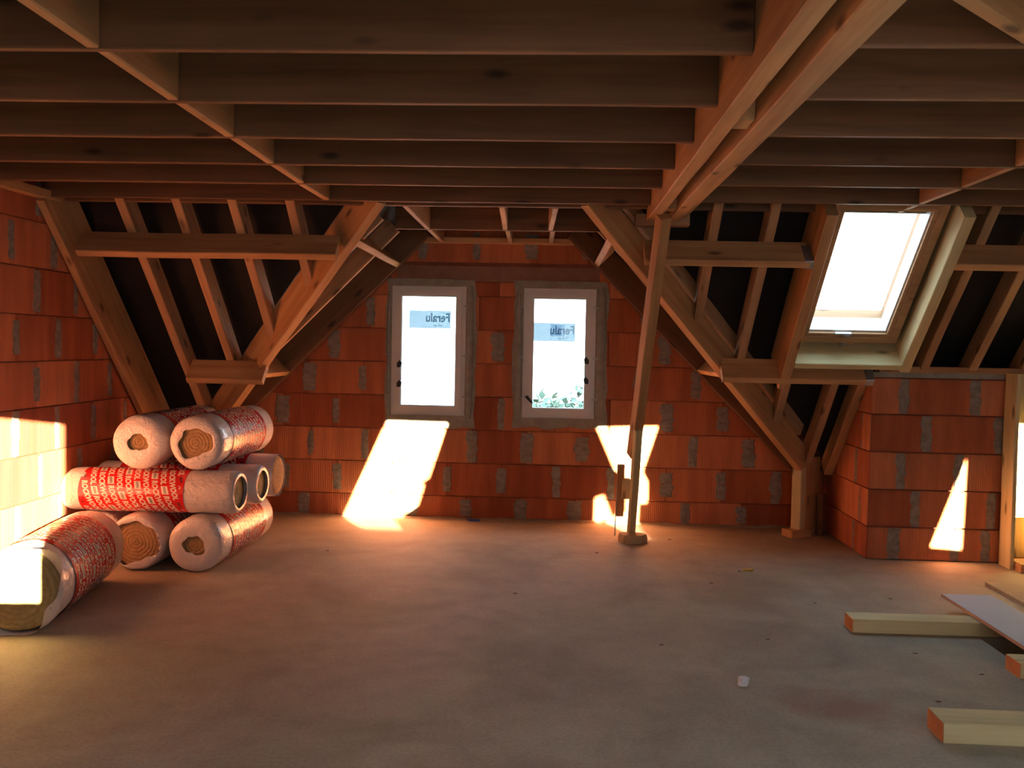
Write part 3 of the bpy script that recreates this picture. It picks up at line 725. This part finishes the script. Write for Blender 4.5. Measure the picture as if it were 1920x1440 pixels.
# middle row, axes across the room (left end at loc)
roll('bright red and white roll lying crosswise in front of the middle layer', (-3.17, 6.03, .503), 0, .4, .74, 4.1, squash=(1, .82), scale=.95, wool=WOOLG, shift=-.09)
roll('crosswise roll second from the front, open wool end in a torn rim', (-3.13, 6.375, .507), 0, .4, .70, 5.3, squash=(1, .82), scale=.93, wool=WOOLG, shift=-.05)
roll('roll lying crosswise at the back of the middle layer, bare wool end', (-3.10, 6.73, .520), 0, .4, .96, 6.6, squash=(1, .9), scale=.96)
# top pair
roll('left one of the top pair of rolls, white end with a small hole', (-2.680, 5.91, .832), A90, .34, .5, 7.9, scale=.985)
roll('right one of the top pair of rolls, white end with a large round hole', (-2.302, 5.91, .838), A90, .58, .5, 8.5, scale=.985)
# the loose one in front
roll('nearest roll, alone in front of the stack with its whole wool end bare', (-2.665, 4.50, .222), A90 + .17, .97, .5, 9.7, scale=1.22, wool=WOOLG)

# ------------------------------------------------------------------ loose timber and boards
def timber(label, x0, x1, y, w=.145, h=.075, dy=0.0, m=PALE):
    t = beam('loose_timber', (x0, y, 0), (x1, y + dy, 0), w, h, m, (0, 0, 1), None, -1, wob=.002)
    me = t.data; tag(t, label, 'timber')
    e = box('end_grain', (-.0015, -w / 2 + .004, .004), (.0005, w / 2 - .004, h - .004), ENDG, t); e['label'] = 'orange sawn end'
    return t
timber('pale squared timber lying on the floor, its far end under the white board', 1.641, 3.3, 5.09, dy=-.0)
timber('pale squared timber lying at the bottom right of the floor, nearest the viewer', 1.54, 3.0, 3.69, w=.165, h=.082, dy=-.03)
timber('short end of timber over the stair opening, half under the white board', 2.205, 3.8, 4.445)
wbd = box('white_board', (2.315, 4.10, .080), (2.605, 5.53, .098), WHITE, None, .001)
tag(wbd, 'white faced board lying across the loose timbers at the right', 'board')
boxes('board_edge', [((2.3125, 4.10, .0802), (2.3148, 5.53, .0975)), ((2.315, 5.5302, .0802), (2.605, 5.532, .0975))], PINKEDGE, wbd)
tag(box('chipboard_panel', (2.86, 5.25, .0), (4.1, 6.17, .022), CHIP, None, .001), 'beige chipboard panel lying flat behind the white board at right edge', 'board')

def scrap(name, label, cat, loc, size, m, seed):
    rnd = random.Random(seed); N = 7; vs = []
    for z in (0, size[2]):
        for k in range(N):
            a = 2 * math.pi * k / N; q = rnd.uniform(.7, 1.1)
            vs.append((size[0] * math.cos(a) * q, size[1] * math.sin(a) * q, z + (rnd.uniform(0, .3) * size[2] if z else 0)))
    o = link(name, mesh(name, vs, [tuple(range(N)), tuple(range(N, 2 * N))] + [(k, (k + 1) % N, N + (k + 1) % N, N + k) for k in range(N)]), m, None, loc=loc)
    return tag(o, label, cat)
scrap('foam_scrap', 'small white foam scrap alone in the middle right of the floor', 'scrap', (.885, 4.165, 0), (.027, .022, .030), PAPER, 3)
scrap('wood_off_cut', 'tiny yellow wood offcut on the floor in front of the corner post', 'scrap', (1.36, 6.36, 0), (.04, .012, .014), YELW, 5)
scrap('plastic_scrap', 'flat blue plastic scrap at the foot of the brick wall between the windows', 'scrap', (-.66, 7.90, 0), (.06, .02, .012), BLUE, 6)
for i, (x, y) in enumerate(((1.05, 6.0), (1.15, 4.85), (1.85, 4.7), (2.05, 4.42), (1.95, 3.95), (1.7, 4.05), (1.3, 6.35), (.58, 4.7), (1.6, 5.6), (2.1, 5.75), (.95, 7.35), (-.2, 5.6), (-1.6, 6.6), (.35, 6.8))):
    tag(scrap('wood_chip', None, None, (x, y, 0), (.013, .005, .003), random.choice((BARK, JOIST)), 20 + i), 'tiny dark wood chip lying loose on the chipboard floor', 'chip', 'wood chips scattered on the floor')

# mortar dust heaped along the foot of the gable wall
rnd = random.Random(4); vs = []; fs = []; n = 60
for i in range(n + 1):
    x = LW + .05 + (RET - LW - .1) * i / n; w_ = .035 + .03 * rnd.random(); h_ = .012 + .012 * rnd.random()
    vs += [(x, GAB - .012, 0), (x, GAB - .014, h_), (x, GAB - .02 - w_ * .5, h_ * .6), (x, GAB - .02 - w_, 0.0005)]
for i in range(n):
    for k in range(3): fs.append((i * 4 + k, i * 4 + k + 1, i * 4 + k + 5, i * 4 + k + 4))
tag(link('mortar_dust', mesh('mortar_dust', vs, fs), rough('mortar_crumbs', (.36, .30, .2), (.5, .42, .3), 60, .95, .8, .01)), 'pale mortar dust along the foot of the far brick wall', 'dust', kind='stuff')

# ------------------------------------------------------------------ outside
g = box('ground', (-30, 9.5, -3.0), (30, 55, -2.8), GROUND); tag(g, kind='structure')
def tree(label, x, y, z, r, seed):
    rnd = random.Random(seed); t = empty('garden_tree', (x, y, -2.8)); tag(t, label, 'tree', 'garden trees seen through the right window')
    beam('trunk', (x, y, -2.8), (x, y, z - .3 * r), .22, .22, BARK, (0, 1, 0), t, 0, wob=.03)
    vs = []; fs = []
    for i in range(1500):
        d = Vector((rnd.gauss(0, 1), rnd.gauss(0, 1), rnd.gauss(0, 1))).normalized() * r * rnd.uniform(.6, 1.0) * (1 + .25 * math.sin(7 * rnd.random()))
        a = Vector((rnd.gauss(0, 1), rnd.gauss(0, 1), rnd.gauss(0, 1))).normalized() * .10; b = d.cross(a).normalized() * .07
        c = Vector((0, 0, z + 2.8)) + d; k = len(vs); vs += [c - a, c + b, c + a, c - b]; fs.append((k, k + 1, k + 2, k + 3))
    me = bpy.data.meshes.new('foliage'); me.from_pydata([tuple(v) for v in vs], [], fs)
    f = link('foliage', me, LEAF, t); f['kind'] = 'stuff'
tree('round leafy crown low in the right window, its left part', -.15, 17.0, -.40, 1.0, 1)
tree('leafy crown low in the right window, its right part', 1.0, 19.6, -.45, 1.05, 2)
tree('leafy crown low behind the others in the right window', -.2, 24, -1.1, 1.1, 3)
